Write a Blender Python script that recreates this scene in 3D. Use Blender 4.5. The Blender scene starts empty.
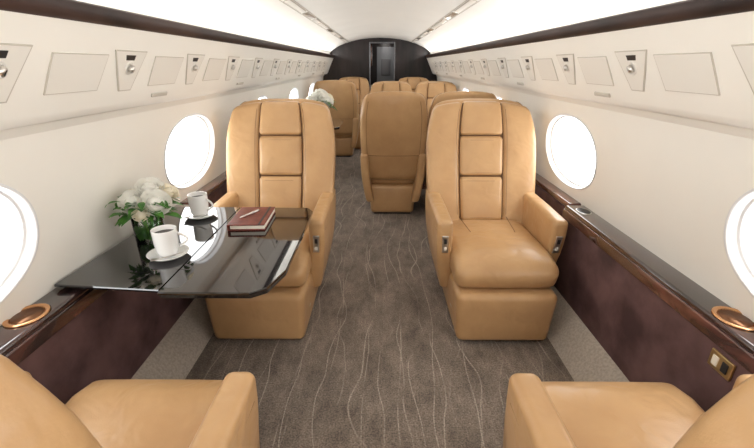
import bpy, bmesh, math, random
from mathutils import Vector, Matrix
random.seed(7)
scene = bpy.context.scene
COL = scene.collection
try:
    scene.view_settings.view_transform = 'Standard'
    scene.view_settings.look = 'None'
except Exception: pass

# ------------------------------------------------------------ materials
def new_mat(name, col=(0.8,0.8,0.8), rough=0.5, metal=0.0, coat=0.0, spec=0.5, trans=0.0, ior=1.45, emit=None, es=0):
    m = bpy.data.materials.new(name); m.use_nodes = True
    b = m.node_tree.nodes['Principled BSDF']
    b.inputs['Base Color'].default_value = (*col,1)
    b.inputs['Roughness'].default_value = rough
    b.inputs['Metallic'].default_value = metal
    b.inputs['Coat Weight'].default_value = coat
    b.inputs['Coat Roughness'].default_value = 0.03
    b.inputs['Specular IOR Level'].default_value = spec
    b.inputs['Transmission Weight'].default_value = trans
    b.inputs['IOR'].default_value = ior
    if emit:
        b.inputs['Emission Color'].default_value = (*emit,1)
        b.inputs['Emission Strength'].default_value = es
    return m

def N(m, t, **kw):
    n = m.node_tree.nodes.new(t)
    for k,v in kw.items(): setattr(n,k,v)
    return n
def L(m,a,b): m.node_tree.links.new(a,b)

def add_noise(m, c1, c2, scale, detail=4, bump=0.0, bscale=None, bdist=0.002, stretch=(1,1,1), lo=0.35, hi=0.65, wrinkle=0, dist=0):
    b = m.node_tree.nodes['Principled BSDF']
    tc = N(m,'ShaderNodeTexCoord'); mp = N(m,'ShaderNodeMapping'); mp.inputs['Scale'].default_value = stretch
    L(m,tc.outputs['Object'],mp.inputs['Vector'])
    no = N(m,'ShaderNodeTexNoise'); no.inputs['Scale'].default_value = scale; no.inputs['Detail'].default_value = detail
    no.inputs['Distortion'].default_value = dist
    L(m,mp.outputs['Vector'],no.inputs['Vector'])
    r = N(m,'ShaderNodeValToRGB'); r.color_ramp.elements[0].position=lo; r.color_ramp.elements[1].position=hi
    r.color_ramp.elements[0].color=(*c1,1); r.color_ramp.elements[1].color=(*c2,1)
    L(m,no.outputs['Fac'],r.inputs['Fac']); L(m,r.outputs['Color'],b.inputs['Base Color'])
    if bump>0:
        n2 = N(m,'ShaderNodeTexNoise'); n2.inputs['Scale'].default_value = bscale or scale; n2.inputs['Detail'].default_value=3
        L(m,mp.outputs['Vector'],n2.inputs['Vector'])
        bp = N(m,'ShaderNodeBump'); bp.inputs['Strength'].default_value=bump; bp.inputs['Distance'].default_value=bdist
        L(m,n2.outputs['Fac'],bp.inputs['Height']); L(m,bp.outputs['Normal'],b.inputs['Normal'])
        if wrinkle:
            n4 = N(m,'ShaderNodeTexNoise'); n4.inputs['Scale'].default_value = 9; n4.inputs['Detail'].default_value=2; n4.inputs['Distortion'].default_value=.6
            L(m,mp.outputs['Vector'],n4.inputs['Vector'])
            b2 = N(m,'ShaderNodeBump'); b2.inputs['Strength'].default_value=wrinkle; b2.inputs['Distance'].default_value=.02
            L(m,n4.outputs['Fac'],b2.inputs['Height']); L(m,b2.outputs['Normal'],bp.inputs['Normal'])
    return m

leather = add_noise(new_mat('tan_leather',rough=0.32), (0.49,0.292,0.138),(0.55,0.338,0.165), 6, bump=0.25, bscale=220, bdist=0.001, wrinkle=.4)
stitch = new_mat('stitching',(0.20,0.10,0.04),0.6)
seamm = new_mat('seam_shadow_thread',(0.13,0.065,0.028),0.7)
cream = add_noise(new_mat('cream_panel',rough=0.45), (0.86,0.840,0.785),(0.885,0.865,0.81), 3)
cream2 = new_mat('cream_insert',(0.80,0.775,0.72),0.4)
groove = new_mat('groove_shadow_gap',(0.54,0.50,0.44),0.7)
ceilm = add_noise(new_mat('ceiling_vinyl',rough=0.6), (0.79,0.775,0.735),(0.82,0.805,0.765), 2)
frame_m = new_mat('window_bezel',(0.80,0.81,0.82),0.3)
wood = add_noise(new_mat('dark_burl_wood',rough=0.15,coat=1.0), (0.020,0.009,0.009),(0.15,0.056,0.042), 10, detail=10, stretch=(1,0.35,1), dist=1.2)
stripem = add_noise(new_mat('dark_stripe_veneer',rough=0.45,spec=.25), (0.018,0.011,0.010),(0.060,0.034,0.028), 9, detail=8, stretch=(1,0.2,1), dist=1)
bulkm = add_noise(new_mat('dark_bulkhead_veneer',rough=0.35,spec=.3), (0.008,0.007,0.007),(0.026,0.018,0.017), 4, detail=8, stretch=(2,1,.4))
blackgloss = new_mat('black_lacquer',(0.006,0.005,0.006),0.06,coat=1.0)
ledgegloss = add_noise(new_mat('dark_ledge_lacquer',rough=0.10,coat=1.0), (0.008,0.005,0.005),(0.065,0.028,0.024), 9, detail=9, stretch=(1,0.3,1), dist=1)
suede = add_noise(new_mat('aubergine_suede',rough=0.7), (0.062,0.030,0.032),(0.160,0.086,0.084), 6, detail=9, bump=0.3, bscale=60)
kickm = add_noise(new_mat('kick_carpet',rough=0.95), (0.38,0.335,0.285),(0.50,0.44,0.375), 90, bump=0.5, bscale=300)
metal = new_mat('brushed_steel',(0.62,0.60,0.57),0.28,metal=1)
copper = new_mat('copper_ring',(0.72,0.40,0.20),0.25,metal=1)
copperd = new_mat('dark_copper_well',(0.22,0.11,0.06),0.35,metal=1)
darkplastic = new_mat('dark_plastic',(0.02,0.02,0.022),0.4)
porcelain = new_mat('white_porcelain',(0.88,0.88,0.87),0.12,coat=0.5)
brownbook = add_noise(new_mat('burgundy_book_leather',rough=0.45), (0.145,0.028,0.018),(0.21,0.045,0.028), 40, bump=0.2)
paper = new_mat('paper',(0.8,0.76,0.66),0.8)
def petal_mat(name,c):
    m = bpy.data.materials.new(name); m.use_nodes=True; nt=m.node_tree
    for n in list(nt.nodes):
        if n.type!='OUTPUT_MATERIAL': nt.nodes.remove(n)
    out=[n for n in nt.nodes if n.type=='OUTPUT_MATERIAL'][0]
    tc=N(m,'ShaderNodeTexCoord'); no=N(m,'ShaderNodeTexNoise'); no.inputs['Scale'].default_value=25; L(m,tc.outputs['Object'],no.inputs['Vector'])
    r=N(m,'ShaderNodeValToRGB'); r.color_ramp.elements[0].color=(c[0]*.96,c[1]*.95,c[2]*.92,1); r.color_ramp.elements[1].color=(*c,1)
    L(m,no.outputs['Fac'],r.inputs['Fac'])
    d=N(m,'ShaderNodeBsdfDiffuse'); t=N(m,'ShaderNodeBsdfTranslucent'); mx=N(m,'ShaderNodeMixShader'); mx.inputs[0].default_value=.25
    L(m,r.outputs[0],d.inputs[0]); L(m,r.outputs[0],t.inputs[0]); L(m,d.outputs[0],mx.inputs[1]); L(m,t.outputs[0],mx.inputs[2]); L(m,mx.outputs[0],out.inputs[0])
    return m
petal = petal_mat('rose_petal',(0.99,0.985,0.95))
petalp = petal_mat('cream_petal',(0.98,0.93,0.80))
leaf = add_noise(new_mat('leaf_green',rough=0.45), (0.025,0.11,0.015),(0.09,0.26,0.035), 20)
leafd = new_mat('stem_green',(0.12,0.36,0.07),0.5)
glass = bpy.data.materials.new('vase_glass'); glass.use_nodes=True
_nt=glass.node_tree
for n in list(_nt.nodes):
    if n.type!='OUTPUT_MATERIAL': _nt.nodes.remove(n)
_o=[n for n in _nt.nodes if n.type=='OUTPUT_MATERIAL'][0]
_t=N(glass,'ShaderNodeBsdfTransparent'); _t.inputs[0].default_value=(.93,.97,.94,1)
_g=N(glass,'ShaderNodeBsdfGlossy'); _g.inputs['Roughness'].default_value=.03
_f=N(glass,'ShaderNodeFresnel'); _f.inputs[0].default_value=1.45
_m=N(glass,'ShaderNodeMixShader'); L(glass,_f.outputs[0],_m.inputs[0]); L(glass,_t.outputs[0],_m.inputs[1]); L(glass,_g.outputs[0],_m.inputs[2]); L(glass,_m.outputs[0],_o.inputs[0])
goldplate = new_mat('gold_plate',(0.60,0.42,0.20),0.3,metal=0.9)
doorframe = new_mat('door_frame_grey',(0.16,0.16,0.17),0.35,metal=.6)
galleym = new_mat('galley_grey',(0.20,0.205,0.22),0.3)
pane_m = new_mat('daylight_pane',(0.9,0.9,0.9),0.3,emit=(0.95,0.98,1.0),es=6.5)
lampm = new_mat('galley_lamp',(0.9,0.9,0.9),0.3,emit=(1.0,0.95,0.88),es=60)
coffee = new_mat('coffee',(0.03,0.012,0.005),0.1)

# carpet
carpet = new_mat('carpet_taupe',rough=1.0,spec=0.1)
def build_carpet(m):
    b = m.node_tree.nodes['Principled BSDF']
    b.inputs['Sheen Weight'].default_value=.2; b.inputs['Sheen Roughness'].default_value=.5
    tc = N(m,'ShaderNodeTexCoord'); sep = N(m,'ShaderNodeSeparateXYZ'); L(m,tc.outputs['Object'],sep.inputs[0])
    def math_(op,a,bv=None,c=None):
        n = N(m,'ShaderNodeMath',operation=op)
        for i,v in enumerate((a,bv,c)):
            if v is None: continue
            if isinstance(v,(int,float)): n.inputs[i].default_value=v
            else: L(m,v,n.inputs[i])
        return n.outputs[0]
    def lines(seed, freq, amp, sx, sy, w):
        cb = N(m,'ShaderNodeCombineXYZ')
        L(m,math_('MULTIPLY',sep.outputs[0],sx),cb.inputs[0]); L(m,math_('MULTIPLY',sep.outputs[1],sy),cb.inputs[1]); cb.inputs[2].default_value=seed
        no = N(m,'ShaderNodeTexNoise'); no.inputs['Scale'].default_value=1.0; no.inputs['Detail'].default_value=1.5
        L(m,cb.outputs[0],no.inputs['Vector'])
        xx = math_('ADD',sep.outputs[0],math_('MULTIPLY',no.outputs['Fac'],amp))
        fr = math_('FRACT',math_('ADD',math_('MULTIPLY',xx,freq),50.0+seed*.37))
        dd = math_('ABSOLUTE',math_('SUBTRACT',fr,0.5))
        s = N(m,'ShaderNodeMapRange'); s.inputs['From Min'].default_value=w; s.inputs['From Max'].default_value=w*2.2
        s.inputs['To Min'].default_value=1; s.inputs['To Max'].default_value=0
        L(m,dd,s.inputs['Value'])
        n3 = N(m,'ShaderNodeTexNoise'); n3.inputs['Scale'].default_value=2.2; n3.inputs['Detail'].default_value=3
        cb2 = N(m,'ShaderNodeCombineXYZ'); L(m,sep.outputs[0],cb2.inputs[0]); L(m,sep.outputs[1],cb2.inputs[1]); cb2.inputs[2].default_value=seed*3
        L(m,cb2.outputs[0],n3.inputs['Vector'])
        f = N(m,'ShaderNodeMapRange'); f.inputs['From Min'].default_value=.40; f.inputs['From Max'].default_value=.58
        L(m,n3.outputs['Fac'],f.inputs['Value'])
        return math_('MULTIPLY',s.outputs[0],f.outputs[0])
    a = lines(1.3, 6.0, 0.42, 1.5, 1.2, 0.010)
    c = lines(8.1, 5.0, 0.60, 1.2, 1.3, 0.009)
    e = lines(15.7, 6.0, 0.30, 1.1, 0.9, 0.009)
    ln = math_('MAXIMUM',math_('MAXIMUM',a,c),e)
    no = N(m,'ShaderNodeTexNoise'); no.inputs['Scale'].default_value=5; no.inputs['Detail'].default_value=9; no.inputs['Roughness'].default_value=.78
    mp = N(m,'ShaderNodeMapping'); mp.inputs['Scale'].default_value=(1.4,.7,1); L(m,tc.outputs['Object'],mp.inputs[0]); L(m,mp.outputs[0],no.inputs['Vector'])
    r = N(m,'ShaderNodeValToRGB'); r.color_ramp.elements[0].position=.36; r.color_ramp.elements[1].position=.64
    r.color_ramp.elements[0].color=(0.118,0.092,0.073,1); r.color_ramp.elements[1].color=(0.275,0.222,0.180,1)
    L(m,no.outputs['Fac'],r.inputs['Fac'])
    mx = N(m,'ShaderNodeMix',data_type='RGBA'); L(m,math_('MULTIPLY',ln,0.56),mx.inputs['Factor'])
    L(m,r.outputs['Color'],mx.inputs['A']); mx.inputs['B'].default_value=(0.50,0.43,0.36,1)
    fine = N(m,'ShaderNodeTexNoise'); fine.inputs['Scale'].default_value=140; fine.inputs['Detail'].default_value=4; L(m,tc.outputs['Object'],fine.inputs['Vector'])
    fm = N(m,'ShaderNodeMapRange'); fm.inputs['From Min'].default_value=.25; fm.inputs['From Max'].default_value=.75; fm.inputs['To Min'].default_value=.4; fm.inputs['To Max'].default_value=1.6; L(m,fine.outputs['Fac'],fm.inputs['Value'])
    mul = N(m,'ShaderNodeVectorMath',operation='SCALE'); L(m,mx.outputs['Result'],mul.inputs[0]); L(m,fm.outputs[0],mul.inputs['Scale'])
    L(m,mul.outputs[0],b.inputs['Base Color'])
    bp = N(m,'ShaderNodeBump'); bp.inputs['Strength'].default_value=.7; bp.inputs['Distance'].default_value=.006
    L(m,fine.outputs['Fac'],bp.inputs['Height']); L(m,bp.outputs['Normal'],b.inputs['Normal'])
build_carpet(carpet)

# ------------------------------------------------------------ mesh builder
class MB:
    def __init__(s): s.v=[]; s.f=[]; s.m=[]; s.sm=[]; s.mats=[]
    def mi(s,mat):
        if mat not in s.mats: s.mats.append(mat)
        return s.mats.index(mat)
    def add(s,vs,fs,mat,smooth=True):
        o=len(s.v); s.v+= [tuple(p) for p in vs]; k=s.mi(mat)
        for f in fs: s.f.append(tuple(i+o for i in f)); s.m.append(k); s.sm.append(smooth)
    def rbox(s,c,size,r,mat,n=4,puff=(0,0,0),deform=None,rot=None):
        h=[a/2 for a in size]; r=min(r,min(h)*.98)
        if isinstance(n,int): n=(n,n,n)
        ax=[]
        for a in range(3):
            i=h[a]-r; l=[-i-r*t for t in (1,.577,.268)]+[-i+2*i*k/n[a] for k in range(n[a]+1)]+[i+r*t for t in (.268,.577,1)]
            ax.append(l)
        vs=[];idx={};fs=[]
        def vid(i,j,k):
            key=(i,j,k)
            if key in idx: return idx[key]
            p=Vector((ax[0][i],ax[1][j],ax[2][k]))
            q=Vector([max(-(h[a]-r),min(h[a]-r,p[a])) for a in range(3)])
            d=(p-q).normalized(); p=q+d*r
            pp=[p[0],p[1],p[2]]
            for a in range(3):
                if puff[a]:
                    b_,c_=[(1,2),(0,2),(0,1)][a]
                    pp[a]+= (p[a]/h[a])*puff[a]*max(0,1-(p[b_]/h[b_])**2)*max(0,1-(p[c_]/h[c_])**2)
            p=Vector(pp)
            if rot is not None: p=rot@p
            p=p+Vector(c)
            if deform: p=Vector(deform(p))
            idx[key]=len(vs); vs.append(p); return idx[key]
        A,B,C=len(ax[0])-1,len(ax[1])-1,len(ax[2])-1
        for i in range(A):
            for j in range(B):
                fs.append((vid(i,j,0),vid(i,j+1,0),vid(i+1,j+1,0),vid(i+1,j,0)))
                fs.append((vid(i,j,C),vid(i+1,j,C),vid(i+1,j+1,C),vid(i,j+1,C)))
        for i in range(A):
            for k in range(C):
                fs.append((vid(i,0,k),vid(i+1,0,k),vid(i+1,0,k+1),vid(i,0,k+1)))
                fs.append((vid(i,B,k),vid(i,B,k+1),vid(i+1,B,k+1),vid(i+1,B,k)))
        for j in range(B):
            for k in range(C):
                fs.append((vid(0,j,k),vid(0,j,k+1),vid(0,j+1,k+1),vid(0,j+1,k)))
                fs.append((vid(A,j,k),vid(A,j+1,k),vid(A,j+1,k+1),vid(A,j,k+1)))
        s.add(vs,fs,mat)
    def tube(s,pts,rad,mat,seg=8,closed=False,deform=None):
        P=[Vector(deform(Vector(p))) if deform else Vector(p) for p in pts]; n=len(P); vs=[];fs=[]
        R=rad if isinstance(rad,(list,tuple)) else [rad]*n
        t0=(P[1]-P[0]).normalized(); up=Vector((0,0,1)) if abs(t0.z)<.9 else Vector((1,0,0))
        u=t0.cross(up).normalized()
        for i in range(n):
            if closed: t=(P[(i+1)%n]-P[i-1]).normalized()
            else: t=(P[min(i+1,n-1)]-P[max(i-1,0)]).normalized()
            u=(u-t*u.dot(t)).normalized(); w=t.cross(u)
            for k in range(seg):
                a=2*math.pi*k/seg; vs.append(P[i]+(u*math.cos(a)+w*math.sin(a))*R[i])
        m_=n if closed else n-1
        for i in range(m_):
            for k in range(seg):
                a=i*seg+k;b=i*seg+(k+1)%seg;c=((i+1)%n)*seg+(k+1)%seg;d=((i+1)%n)*seg+k
                fs.append((a,b,c,d))
        if not closed: fs.append(tuple(reversed(range(seg)))); fs.append(tuple(range((n-1)*seg,n*seg)))
        s.add(vs,fs,mat)
    def lathe(s,prof,mat,c=(0,0,0),seg=40,sx=1,sy=1,rot=None):
        vs=[];fs=[]
        for r,z in prof:
            for k in range(seg):
                a=2*math.pi*k/seg
                p=Vector((r*math.cos(a)*sx,r*math.sin(a)*sy,z))
                if rot is not None: p=rot@p
                vs.append(p+Vector(c))
        n=len(prof)
        for i in range(n-1):
            for k in range(seg): fs.append((i*seg+k,i*seg+(k+1)%seg,(i+1)*seg+(k+1)%seg,(i+1)*seg+k))
        s.add(vs,fs,mat)
    def obj(s,name,loc=(0,0,0),rz=0,parent=None,recalc=True,scale=1):
        me=bpy.data.meshes.new(name); me.from_pydata([(a*scale,b*scale,c*scale) for a,b,c in s.v],[],s.f)
        for m in s.mats: me.materials.append(m)
        me.polygons.foreach_set('material_index',s.m); me.polygons.foreach_set('use_smooth',s.sm)
        if recalc:
            bm=bmesh.new(); bm.from_mesh(me); bmesh.ops.recalc_face_normals(bm,faces=bm.faces); bm.to_mesh(me); bm.free()
        me.update()
        o=bpy.data.objects.new(name,me); COL.objects.link(o); o.location=loc; o.rotation_euler=(0,0,rz)
        if parent: o.parent=parent
        return o

def strip(name,pts,y0,y1,mat,thick=0.02,smooth=True,side=1,ny=24):
    vs=[];fs=[];n=len(pts)
    for j in range(ny+1):
        y=y0+(y1-y0)*j/ny
        for (x,z) in pts: vs.append((x*side,y,z))
    for j in range(ny):
        for i in range(n-1): fs.append((j*n+i,j*n+i+1,(j+1)*n+i+1,(j+1)*n+i))
    me=bpy.data.meshes.new(name); me.from_pydata(vs,[],fs); me.materials.append(mat)
    me.polygons.foreach_set('use_smooth',[smooth]*len(fs)); me.update()
    o=bpy.data.objects.new(name,me); COL.objects.link(o)
    if thick:
        md=o.modifiers.new('s','SOLIDIFY'); md.thickness=thick; md.offset=1 if side>0 else -1
    return o

def bake(o):
    dg=bpy.context.evaluated_depsgraph_get(); me=bpy.data.meshes.new_from_object(o.evaluated_get(dg))
    o.modifiers.clear(); o.data=me

Y0,Y1=-1.3,8.1
# ------------------------------------------------------------ room shell
m=MB(); m.rbox((0,(Y0+9.6)/2,-.02),(2.0,9.6-Y0,.04),.005,carpet,n=1); m.obj('floor')

WB=(1.155,.64); WT=(1.0776,1.20)
Tv=Vector((WT[0]-WB[0],0,WT[1]-WB[1])).normalized()
WINY=[-.62,.865,2.37,3.86,5.35,6.84]
def sup(a,e=2.2):
    c,s_=math.cos(a),math.sin(a)
    return (math.copysign(abs(c)**(2/e),c),math.copysign(abs(s_)**(2/e),s_))
nwin=1; ti=3
for side,nm in ((-1,'left'),(1,'right')):
    T=Vector((Tv.x*side,0,Tv.z)); Nn=Vector((-Tv.z*side,0,Tv.x)) ; Yv=Vector((0,1,0))
    if Nn.x*side>0: Nn=-Nn
    w=strip('wall_'+nm,[WB,WT,(1.055,1.235),(1.03,1.262)],Y0,Y1,cream,thick=0,side=side,smooth=False)
    md=w.modifiers.new('s','SOLIDIFY'); md.thickness=.05; md.offset=-1 if side>0 else 1
    bake(w)
    mxx=max(abs(v.co.x) for v in w.data.vertices)
    if mxx<1.16:
        for v in w.data.vertices: v.co.x+= .05*side
    bm=bmesh.new(); bm.from_mesh(w.data); bmesh.ops.recalc_face_normals(bm,faces=bm.faces); bm.to_mesh(w.data); bm.free()
    cut=MB()
    zc=.925; xc=WB[0]+(WT[0]-WB[0])*(zc-WB[1])/(WT[1]-WB[1])
    seg=64; KX,KZ=.985,.895
    for wy in WINY:
        c=Vector((xc*side,wy,zc)); vs=[];fs=[]
        for dpt in (.08,-.12):
            for k in range(seg):
                a=sup(2*math.pi*k/seg); vs.append(c+Yv*a[0]*.340*KX+T*a[1]*.232*KZ+Nn*dpt)
        for k in range(seg): fs.append((k,(k+1)%seg,seg+(k+1)%seg,seg+k))
        fs.append(tuple(range(seg))); fs.append(tuple(reversed(range(seg,2*seg))))
        cut.add(vs,fs,cream,False)
    co=cut.obj('cutter')
    md=w.modifiers.new('b','BOOLEAN'); md.operation='DIFFERENCE'; md.object=co; md.solver='EXACT'
    bake(w); bpy.data.objects.remove(co)
    for wy in WINY:
        c=Vector((xc*side,wy,zc))
        b=MB(); rings=[(.346,.238,.001),(.344,.236,.005),(.338,.230,.005),(.334,.226,.0),(.331,.223,-.022),(.327,.219,-.026),(.322,.214,-.026),(.320,.212,-.032),(.317,.209,-.052),(.312,.204,-.054)]
        vs=[];fs=[]
        for rx,rz,dp in rings:
            for k in range(seg):
                a=sup(2*math.pi*k/seg); vs.append(c+Yv*a[0]*rx*KX+T*a[1]*rz*KZ+Nn*dp)
        for i in range(len(rings)-1):
            for k in range(seg): fs.append((i*seg+k,i*seg+(k+1)%seg,(i+1)*seg+(k+1)%seg,(i+1)*seg+k))
        b.add(vs,fs,frame_m)
        vs=[c+Yv*sup(2*math.pi*k/seg)[0]*.314*KX+T*sup(2*math.pi*k/seg)[1]*.206*KZ+Nn*(-.053) for k in range(seg)]
        b.add(vs,[tuple(range(seg))],pane_m,False)
        b.obj('window_%d'%nwin); nwin+=1
    strip('trim_valance_'+nm,[(1.045,1.250),(1.02,1.235),(1.0,1.243),(.985,1.265),(.94,1.37),(.868,1.522)],Y0,Y1,cream,thick=0,side=side)
    strip('trim_stripe_'+nm,[(.878,1.515),(.864,1.518),(.857,1.526),(.845,1.560),(.849,1.567),(.870,1.570)],Y0,Y1,stripem,thick=0,side=side)
    strip('trim_cove_'+nm,[(.870,1.570),(.93,1.570),(.935,1.59)],Y0,Y1,ceilm,thick=0,side=side,smooth=False)
    strip('baseboard_'+nm,[(.925,-.01),(.945,.03),(1.03,.14),(1.055,.16)],Y0,Y1,kickm,thick=0,side=side)
    pm=MB()
    for (ya,yb,xp) in ((Y0+.01,2.16,1.055),(2.17,Y1-.01,1.09)):
        pm.rbox((side*(xp+.02),(ya+yb)/2,.385),(.04,yb-ya,.47),.012,suede,n=1)
    for yy in (-.4,.62,):
        pm.rbox((side*1.055,yy,.385),(.004,.004,.46),.0015,darkplastic,n=1)
    pm.obj('wall_panel_'+nm)
    lm=MB()
    lm.rbox((side*1.112,(Y0+2.16)/2,.645),(.125,2.16-Y0-.01,.035),.012,ledgegloss,n=1)
    lm.rbox((side*1.049,(Y0+2.16)/2,.618),(.014,2.16-Y0-.02,.05),.005,wood,n=1)
    lm.rbox((side*1.127,(2.17+Y1)/2,.645),(.09,Y1-2.17-.01,.035),.01,wood,n=1)
    lm.obj('trim_%d'%ti); ti+=1

# ceiling
half=[(.935,1.59),(.92,1.62),(.87,1.662),(.78,1.714),(.66,1.764),(.52,1.806),(.36,1.838),(.18,1.857)]
prof=[(-x,z) for x,z in half]+[(0,1.864)]+[(x,z) for x,z in reversed(half)]
strip('ceiling',prof,Y0,Y1,ceilm,thick=0,ny=12)
def zceil(x):
    x=abs(x)
    p=[(0,1.864)]+list(reversed(half))
    for (a,b),(c,d) in zip(p,p[1:]):
        if a<=x<=c: return b+(d-b)*(x-a)/(c-a)
    return 1.58
ti=1
for side in (-1,1):
    b=MB(); x0,x1=.575,.615
    th=math.atan2(zceil(x1)-zceil(x0),x1-x0)
    rot=Matrix.Rotation(-th*side,3,'Y')
    y=Y0+.3; i=0
    while y<7.8:
        ln=[.42,.30,.62][i%3]
        b.rbox((side*.595,y+ln/2,zceil(.595)-.001),(.046,ln,.006),.002,metal if i%3==1 else groove,n=1,rot=rot)
        b.rbox((side*.595,y+ln/2,zceil(.595)-.003),(.036,ln-.012,.006),.002,cream2 if i%3 else metal,n=1,rot=rot)
        y+=ln+.06; i+=1
    for xx in (.565,.626):
        b.rbox((side*xx,(Y0+Y1)/2,zceil(xx)-.0005),(.004,Y1-Y0-.1,.003),.001,groove,n=1)
    b.obj('trim_%d'%ti); ti+=1

# end walls
outer=[(.925,-.01),(1.055,.16),(1.16,.64),(1.08,1.20),(1.03,1.26),(.95,1.5),(.935,1.59)]+half[1:]
def prism(b,pts,y,th,mat):
    vs=[(x,y,z) for x,z in pts]+[(x,y+th,z) for x,z in pts]; n=len(pts)
    fs=[tuple(range(n)),tuple(reversed(range(n,2*n)))]+[(i,(i+1)%n,n+(i+1)%n,n+i) for i in range(n)]
    b.add(vs,fs,mat,False)
DX0,DX1,DZ=-.20,.28,1.78
b=MB()
R=[(x,z) for x,z in outer if x>DX1]; zr=zceil(DX1); zl=zceil(DX0)
prism(b,[(DX1,-.01)]+R+[(DX1,zr)],Y1,.05,bulkm)
Lf=[(-x,z) for x,z in outer if x>-DX0]
prism(b,[(DX0,-.01)]+Lf+[(DX0,zl)],Y1,.05,bulkm)
prism(b,[(DX0,DZ),(DX1,DZ),(DX1,zr),(.18,1.857),(0,1.864),(-.18,1.857),(DX0,zl)],Y1,.05,bulkm)
b.obj('wall_back')
b=MB(); prism(b,[(x,z) for x,z in outer]+[(0,1.864)]+[(-x,z) for x,z in reversed(outer)],Y0-.06,.06,cream); b.obj('wall_front')
b=MB()
for xx in (DX0+.01,DX1-.01): b.rbox((xx,Y1+.0,.89),(.022,.07,1.78),.006,doorframe,n=1)
b.rbox(((DX0+DX1)/2,Y1+.0,DZ),(DX1-DX0,.07,.022),.006,doorframe,n=1)
b.obj('door_1')
b=MB()
b.rbox((0,9.5,.95),(1.5,.05,1.9),.01,bulkm,n=1)
b.rbox((-.62,8.82,.95),(.05,1.3,1.9),.01,bulkm,n=1); b.rbox((.66,8.82,.95),(.05,1.3,1.9),.01,bulkm,n=1)
b.rbox((0,8.82,1.90),(1.35,1.35,.03),.01,galleym,n=1)
b.obj('wall_galley')
b=MB()
b.rbox((-.34,8.85,.48),(.46,.8,.96),.01,wood,n=1); b.rbox((-.34,8.85,.975),(.48,.82,.03),.008,metal,n=1)
b.rbox((-.36,8.85,1.60),(.42,.8,.45),.01,wood,n=1)
b.obj('galley_cabinet')
b=MB()
b.rbox((.13,9.45,.90),(.40,.03,1.72),.01,galleym,n=1); b.rbox((.13,9.43,1.35),(.20,.012,.34),.02,doorframe,n=1)
b.rbox((.27,9.42,.95),(.02,.03,.14),.006,metal,n=1)
b.obj('door_2')
b=MB(); b.lathe([(0,-.004),(.05,-.004),(.06,0),(.06,.012),(0,.012)],lampm,seg=24); b.obj('ceiling_lamp',(.13,9.1,1.872))

# ------------------------------------------------------------ overhead service items
PA=Vector((.985,0,1.265)); PB=Vector((.868,0,1.522)); PM=Vector((.94,0,1.37))
for side in (-1,1):
    def pt(f,dep=0):
        if f<.42: a,c=PA,PM; g=f/.42
        else: a,c=PM,PB; g=(f-.42)/.58
        p=a.lerp(c,g); t=(c-a).normalized(); nn=Vector((-t.z,0,t.x)); 
        if nn.x>0: nn=-nn
        p=p+nn*dep
        return Vector((p.x*side,0,p.z)), Vector((nn.x*side,0,nn.z)), Vector((t.x*side,0,t.z))
    rl=MB(); sp=MB(); 
    def plate(mb,y,f0,f1,wy0,wy1,mat,dep,skew=0):
        p0,n0,t0=pt(f0); p1,n1,t1=pt(f1)
        nn=((n0+n1)*.5).normalized()
        vs=[]
        for d in (-.012,dep):
            for p,wv,sk in ((p0,wy0,0),(p1,wy1,skew)):
                for sg in (-1,1): vs.append(p+nn*(d+0.002)+Vector((0,y+sk+sg*wv/2,0)))
        mb.add(vs,[(0,1,3,2),(4,6,7,5),(0,4,5,1),(2,3,7,6),(0,2,6,4),(1,5,7,3)],mat,False)
    y=-.07
    while y<7.6:
        plate(rl,y,.18,.72,.075,.200,groove,.0010)
        plate(rl,y,.195,.705,.066,.188,cream2,.0022)
        p,nn,t=pt(.50)
        rot=nn.to_track_quat('Z','Y').to_matrix()
        rl.lathe([(.024,.003),(.026,.006),(.022,.008),(.018,.005)],cream2,c=p+Vector((0,y,0)),seg=24,rot=rot)
        d2=(nn+Vector((0,.55,-.2))).normalized(); rot2=d2.to_track_quat('Z','Y').to_matrix()
        rl.lathe([(.0,.0),(.015,.0),(.015,.013),(.012,.018),(.0,.016)],metal,c=p+Vector((0,y,0))+nn*.003,seg=20,rot=rot2)
        rl.lathe([(.0,.0185),(.009,.0185),(.010,.016)],darkplastic,c=p+Vector((0,y,0))+nn*.003,seg=16,rot=rot2)
        plate(rl,y-.005,.60,.665,.05,.06,darkplastic,.0035)
        plate(sp,y+.275,.22,.66,.230,.250,groove,.0010,.02)
        plate(sp,y+.275,.230,.65,.223,.243,cream2,.0018,.02)
        if int(round((y+.07)/.55))%2==1:
            p,nn,t=pt(.06); p=p+Vector((0,y+.27,0))
            sp.rbox(p+nn*.003,(.018,.13,.008),.004,groove,n=2,rot=Matrix((( nn.z,0,nn.x),(0,1,0),(-nn.x,0,nn.z))))
        y+=.55
    rl.obj('reading_light_row'); sp.obj('overhead_service_panel_row')

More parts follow.
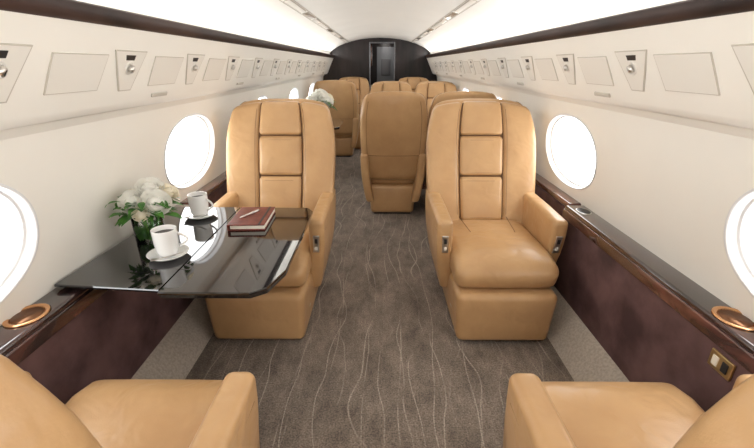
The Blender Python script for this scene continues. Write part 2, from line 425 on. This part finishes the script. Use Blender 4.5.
# ------------------------------------------------------------ seats
def build_seat(width=.70,rec=.38,arms=True):
    b=MB(); s=width/.70; hw=.35*s
    zb=.36; H=.85
    def D(p):
        x,y,z=p; t=(z-zb)/H; t=max(0,min(1.05,t))
        ws=.93+.08*math.sin(min(1,t/.62)*math.pi/2) if t<.62 else 1.01-.18*((t-.62)/.38)**2.2
        xr=abs(x)/hw
        yy=y+rec*(z-zb)+.02*math.sin(t*math.pi*1.0)*1.0 - .030*xr**2.5*(1 if t<.8 else 1-.5*(t-.8)/.2)
        zz=z-.035*xr**3*max(0,(t-.5)/.5)
        return (x*ws,yy,zz)
    y0=.16
    b.rbox((0,y0+.055,zb+H/2-.01),(2*hw*.99,.095,H-.02),.045,leather,n=(10,2,14),puff=(0,.02,0),deform=D)
    for sg in (-1,1):
        b.rbox((sg*hw*.70,y0-.002,zb+.03+.385),(hw*.60,.115,H-.05),.032,leather,n=(5,2,14),puff=(0,.010,0),deform=D)
    segs=[(.10,.363),(.369,.610),(.616,.818)]
    for (a,c) in segs:
        b.rbox((0,y0-.010,zb+(a+c)/2),(hw*.79,.112,c-a),.024,leather,n=(6,2,6),puff=(0,.014,0),deform=D)
        # top-stitch just inside each panel edge
        for zz in (a+.022,c-.022):
            b.tube([(hw*.33*(-1+2*i/12),y0-.0655-.009*(1-(-1+2*i/12)**2)*.45,zb+zz) for i in range(13)],.0012,stitch,seg=5,deform=D)
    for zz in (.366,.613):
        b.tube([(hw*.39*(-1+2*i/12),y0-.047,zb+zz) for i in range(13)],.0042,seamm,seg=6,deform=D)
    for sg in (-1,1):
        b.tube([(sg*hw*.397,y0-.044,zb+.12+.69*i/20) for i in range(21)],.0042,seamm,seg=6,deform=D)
        b.tube([(sg*hw*.465,y0-.0610,zb+.14+.64*i/20) for i in range(21)],.0013,stitch,seg=5,deform=D)
    for sg in (-1,1):
        b.tube([(sg*hw*.80,y0+.108,zb+.04+.72*i/16) for i in range(17)],.0022,stitch,seg=6,deform=D)
    b.tube([(hw*.80*(-1+2*i/14),y0+.110+.018*(1-(-1+2*i/14)**2)*.5,zb+.26) for i in range(15)],.0025,stitch,seg=6,deform=D)
    pp=[(-hw*.990,y0+.055,zb+.04+.72*i/14) for i in range(15)]
    for k in range(1,7):
        a=k/6*PI/2; pp.append((-hw*.990+.045*(1-math.cos(a)),y0+.055,zb+.785+.045*math.sin(a)))
    pp=pp+[(-a,b_,c) for a,b_,c in reversed(pp)]
    b.tube(pp,.0026,stitch,seg=6,deform=D)
    # seat cushion
    cw=hw*1.53
    def DC(p):
        x,y,z=p
        if y<-.36: z-=.9*(y+.36)**2*4*max(0,(z-.28)/.18)
        if y<-.3 and z<.40: y+=.04*(.40-z)/.12*min(1,(-.3-y)/.1)
        return (x,y,z+.03*(-y)*.6)
    b.rbox((0,-.145,.385),(cw,.69,.165),.055,leather,n=(8,8,3),puff=(0,.012,.018),deform=DC)
    for sg in (-1,1):
        b.tube([(sg*hw*(.43-.06*(8-i)/8),-.12+.25*i/8,.485+.009) for i in range(9)],.0022,stitch,seg=6)
    # base / leg rest
    def DB(p):
        x,y,z=p; k=(.32-z)/.30
        if y<0: y+=.010*k
        x*=1-.07*k
        return (x,y,z)
    b.rbox((0,-.150,.160),(hw*1.50,.74,.295),.035,leather,n=(6,6,4),puff=(.006,.012,0),deform=DB)
    b.rbox((0,-.08,.010),(hw*1.20,.56,.020),.006,darkplastic,n=1)
    # arms
    for sg in (-1,1):
        aw=.085*s
        def DA(p,sg=sg):
            x,y,z=p; k=max(0,(.60-z)/.44)
            x-=sg*.055*k*k
            if y<0: y+=.10*k*k*min(1,-y/.25)
            z+= -.02*max(0,(-y))
            return (x,y,z)
        b.rbox((sg*(hw-aw/2),.02,.40),(aw,.64,.47),.026,leather,n=(2,8,7),puff=(.004,.004,.003),deform=DA)
        b.tube([(sg*(hw-.001),-.25+.52*i/10,.565) for i in range(11)],.002,stitch,seg=6,deform=DA)
        b.rbox((sg*(hw-aw/2-.001),-.303,.50),(.036,.010,.105),.005,metal,n=1,deform=DA)
        b.rbox((sg*(hw-aw/2-.001),-.309,.52),(.016,.005,.028),.002,darkplastic,n=1,deform=DA)
        b.rbox((sg*(hw-aw/2-.001),-.309,.475),(.016,.005,.020),.002,cream2,n=1,deform=DA)
        b.rbox((sg*(hw*.71),-.33,.14),(.014,.05,.03),.004,metal,n=1)
    return b
PI=math.pi
seats={}
def seat(x,y,rz,width=.70,rec=.38):
    key=(width,rec)
    if key not in seats:
        o=build_seat(width,rec).obj('cabin_armchair',(x,y,0),rz); seats[key]=o.data
    else:
        o=bpy.data.objects.new('cabin_armchair',seats[key]); COL.objects.link(o); o.location=(x,y,0); o.rotation_euler=(0,0,rz)
    return o
seat(.660,2.275,0); seat(-.648,2.275,0)
seat(-.685,.57,PI,rec=.19); seat(.700,.57,PI,rec=.19)
seat(.125,4.00,PI,.61,.20); seat(.745,4.00,PI,.61,.20)
seat(.155,5.55,0,.61,.20); seat(.775,5.55,0,.61,.20)
seat(-.68,6.70,PI,.68,.20); seat(-.50,7.60,0,.62,.2); seat(.62,7.50,0,.62,.2)

# ------------------------------------------------------------ folding table (left)
TZ=.685
def slab(b,poly,z0,z1,mat,inset=.018):
    n=len(poly); cx=sum(p[0] for p in poly)/n; cy=sum(p[1] for p in poly)/n
    def sc(k): return [(cx+(p[0]-cx)*k,cy+(p[1]-cy)*k) for p in poly]
    L_=[(sc(.93),z0),(sc(.975),z0+.004),(sc(1.0),z1-.010),(sc(1.0),z1-.004),(sc(.994),z1)]
    vs=[];fs=[]
    for P,z in L_:
        for p in P: vs.append((p[0],p[1],z))
    for i in range(len(L_)-1):
        for k in range(n): fs.append((i*n+k,i*n+(k+1)%n,(i+1)*n+(k+1)%n,(i+1)*n+k))
    fs.append(tuple(reversed(range(n)))); fs.append(tuple(range((len(L_)-1)*n,len(L_)*n)))
    b.add(vs,fs,mat,False)
b=MB()
slab(b,[(-1.140,1.215),(-.755,1.18),(-.755,2.04),(-1.10,2.04)],TZ-.020,TZ,blackgloss)
slab(b,[(-.751,1.165),(-.44,1.165),(-.39,1.20),(-.352,1.33),(-.352,1.98),(-.385,2.03),(-.751,2.04)],TZ-.032,TZ,blackgloss)
b.rbox((-.90,1.62,TZ-.045),(.28,.55,.03),.008,darkplastic,n=1)
for yy in (1.40,1.84):
    b.rbox((-.753,yy,TZ-.036),(.07,.05,.012),.004,metal,n=1)
    b.rbox((-.96,yy,TZ-.075),(.16,.03,.05),.008,darkplastic,n=1)
b.obj('folding_table')

# cups
def cup(x,y,rz,spoon=True):
    b=MB()
    b.lathe([(0,.004),(.035,.004),(.038,.0),(.045,.003),(.062,.010),(.068,.016),(.069,.018),(.066,.018),(.050,.011),(.034,.009),(0,.009)],porcelain)
    b.lathe([(0,.012),(.026,.012),(.029,.010),(.032,.014),(.037,.030),(.0395,.055),(.0405,.102),(.0400,.105),(.0380,.104),(.037,.055),(.032,.028),(.0,.022)],porcelain)
    b.lathe([(0,.088),(.0375,.088)],coffee)
    b.tube([(.038,0,.086) if i==0 else (.038+.030*math.sin(PI*i/10),0,.086-.052*i/10) for i in range(11)],.0045,porcelain,seg=10)
    if spoon:
        b.tube([(-.02+.01*i,-.054,.018+.002*i) for i in range(9)],.0018,metal)
        b.rbox((-.032,-.054,.018),(.026,.016,.005),.002,metal,n=2)
    return b.obj('coffee_cup',(x,y,TZ),rz,scale=1.14)
cup(-.845,1.44,.3); cup(-.905,1.89,-.2)

# notebook with pen
b=MB()
b.rbox((0,0,.004),(.17,.25,.005),.002,brownbook,n=1)
b.rbox((0.004,0,.016),(.158,.240,.018),.002,paper,n=1)
b.rbox((0,0,.028),(.17,.25,.006),.0025,brownbook,n=1)
b.rbox((-.085,0,.016),(.006,.25,.028),.0028,brownbook,n=1)
b.rbox((.060,0,.0315),(.010,.25,.0015),.0005,darkplastic,n=1)
pr=Matrix.Rotation(-.55,3,'Z')
b.tube([pr@Vector((-.015,-.065+.13*i/8,.037)) for i in range(9)],[.002,.0045,.005,.005,.0052,.005,.005,.0048,.003],metal,seg=12)
b.rbox(pr@Vector((-.015,.035,.043)),(.003,.045,.002),.0008,metal,n=1,rot=pr)
b.obj('notebook_with_pen',(-.622,1.83,TZ),.04)

# flowers
def rose(b,c,r,axis,mat,xmin=-9):
    q=axis.to_track_quat('Z','Y').to_matrix()
    b.lathe([(0,-r*.55),(r*.45,-r*.40),(r*.62,-.05*r),(r*.50,r*.25),(r*.22,r*.40),(0,r*.36)],mat,c=c,seg=16,rot=q)
    for ring,(cnt,rad,hh,open_) in enumerate(((3,.40,.62,.05),(4,.58,.56,.15),(5,.74,.48,.35),(6,.90,.36,.6))):
        for i in range(cnt):
            a0=2*PI*i/cnt+ring*.7+random.uniform(-.1,.1); span=2*PI/cnt*.85
            vs=[];fs=[];nu,nv=9,7
            for u in range(nu):
                for v in range(nv):
                    fu=-1+2*u/(nu-1); fv=v/(nv-1)
                    a=a0+fu*span*.5*(.5+.65*fv)
                    rr=r*(.12+(rad-.12)*math.sin(min(1,fv*1.3)*PI/2)+open_*.22*max(0,fv-.6)*2.2)
                    z=r*(-.55+(hh+.55)*fv - .18*fu*fu*fv - open_*.25*max(0,fv-.75)*2)
                    pnt=q@Vector((rr*math.cos(a),rr*math.sin(a),z))+Vector(c); pnt.x=max(pnt.x,xmin)
                    vs.append(pnt)
            for u in range(nu-1):
                for v in range(nv-1): fs.append((u*nv+v,u*nv+v+1,(u+1)*nv+v+1,(u+1)*nv+v))
            b.add(vs,fs,mat)
def leafm(b,c,d,l,w,xmin=-9):
    d=d.normalized(); sd=d.cross(Vector((0,0,1)))
    if sd.length<.1: sd=Vector((1,0,0))
    sd.normalize(); up=sd.cross(d); vs=[];fs=[]; n=7
    for i in range(n):
        t=i/(n-1); ww=w*math.sin(PI*min(.98,t+.02))**.8
        ce=Vector(c)+d*l*t-Vector((0,0,1))*l*.35*t*t
        vs+= [ce-sd*ww+up*ww*.25,ce,ce+sd*ww+up*ww*.25]
    for v in vs:
        if v.x<xmin: v.x=xmin
    for i in range(n-1):
        fs+=[(i*3,i*3+1,i*3+4,i*3+3),(i*3+1,i*3+2,i*3+5,i*3+4)]
    b.add(vs,fs,leaf)
def bouquet(name,x,y,z,s=1.0,xmin=-.09,lvs=75):
    b=MB()
    b.lathe([(0,.0),(.056*s,.0),(.060*s,.004),(.060*s,.13*s),(.058*s,.131*s)],glass,seg=32)
    for i in range(34):
        a=random.uniform(0,2*PI); r0=random.uniform(.01,.045)*s
        leafm(b,(r0*math.cos(a),r0*math.sin(a),.010*s),Vector((.25*math.cos(a+1.5),.25*math.sin(a+1.5),1)),.115*s,random.uniform(.008,.016)*s)
    pos=[(-.020,-.035,.185,.056),(.072,-.035,.180,.060),(.030,.02,.230,.054),(-.050,.00,.195,.038),(-.02,.05,.220,.040),(.09,.045,.205,.040),(.030,-.080,.150,.034)]
    for i,(px,py,pz,r) in enumerate(pos):
        c=Vector((px*s,py*s,pz*s)); ax=Vector((px*.9+.03,py*1.0-.09,.13)).normalized()
        rose(b,c,r*s,ax,petalp if i in(5,3,6) else petal,xmin)
        b.tube([(px*.25*s,py*.25*s,.01*s),(px*.45*s,py*.45*s,.11*s),c-ax*r*s*.5],.0034*s,leafd,seg=6)
    for i in range(lvs):
        a=random.uniform(0,2*PI); rr=random.uniform(.03,.085)*s
        c=(max(xmin+.01,rr*math.cos(a)),rr*math.sin(a),random.uniform(.12,.20)*s)
        leafm(b,c,Vector((math.cos(a),math.sin(a),random.uniform(-.2,.7))),random.uniform(.05,.095)*s,random.uniform(.012,.022)*s,xmin)
    o=b.obj(name,(x,y,z),recalc=False); return o
bouquet('rose_vase',-1.00,1.60,TZ,1.0,-.085)
b=MB()
slab(b,[(-1.05,4.95),(-.60,4.95),(-.50,5.05),(-.50,5.65),(-.60,5.75),(-1.05,5.75)],TZ-.032,TZ,blackgloss)
b.rbox((-.80,5.35,.33),(.06,.30,.65),.02,darkplastic,n=1)
b.rbox((-.80,5.35,.01),(.26,.40,.02),.006,darkplastic,n=1)
b.obj('folding_table')
bouquet('white_flower_arrangement',-.79,5.25,TZ,1.6,-.16,45)
b=MB()
slab(b,[(-.05,4.62),(1.04,4.62),(1.04,4.98),(-.05,4.98)],TZ-.035,TZ,blackgloss)
b.rbox((.5,4.80,.33),(.10,.28,.655),.03,wood,n=1); b.rbox((.5,4.80,.012),(.5,.28,.024),.01,wood,n=1)
b.obj('conference_table')

for side in (-1,1):
    b=MB()
    b.lathe([(.046,.0),(.056,.0),(.057,.004),(.053,.007),(.046,.006),(.043,.0),(.043,.001),(.0,.001)],copper,seg=36,sy=1.15)
    b.lathe([(0,.0016),(.040,.0016),(.040,.003),(.0,.003)],copperd,seg=30,sy=1.15)
    b.obj('cup_holder',(side*1.112,1.06,.6625))
b=MB(); b.lathe([(0,.002),(.022,.004),(.030,.002),(.032,0)],darkplastic,seg=24,sy=1.6); b.lathe([(.030,.0),(.034,.003),(.036,0)],metal,seg=24,sy=1.5)
b.obj('ledge_latch',(1.107,2.05,.6625))
b=MB(); b.rbox((0,0,0),(.008,.085,.06),.003,goldplate,n=1)
b.rbox((-.005,.018,0),(.004,.022,.034),.002,paper,n=1); b.rbox((-.005,-.018,0),(.004,.022,.034),.002,darkplastic,n=1)
b.obj('power_outlet',(1.0505,.99,.545))

# ------------------------------------------------------------ lights
def area(name,loc,d,sx,sy,e,col=(1,.98,.95)):
    l=bpy.data.lights.new(name,'AREA'); l.shape='RECTANGLE'; l.size=sx; l.size_y=sy; l.energy=e; l.color=col
    o=bpy.data.objects.new(name,l); COL.objects.link(o); o.location=loc
    o.rotation_euler=Vector(d).to_track_quat('-Z','Y').to_euler(); return o
for side in (-1,1):
    area('cove_light',(side*.893,(Y0+Y1)/2,1.582),(-side*.88,0,.46),9.2,.02,31)
area('front_fill_light',(0,-1.15,1.25),(0,1,-.25),1.4,.8,17,(1,.99,.97))  # added fill behind the camera to light the seats frontally, not a cabin fixture
w=bpy.data.worlds.new('World'); scene.world=w; w.use_nodes=True
w.node_tree.nodes['Background'].inputs[0].default_value=(.85,.92,1,1); w.node_tree.nodes['Background'].inputs[1].default_value=1.0

# ------------------------------------------------------------ camera
cam=bpy.data.cameras.new('camera'); co=bpy.data.objects.new('camera',cam); COL.objects.link(co)
cam.sensor_width=36; cam.lens=400/754*36; cam.clip_start=.02
co.location=(0,0,1.4); co.rotation_euler=(math.radians(90-21.7),0,math.radians(.4))
scene.camera=co
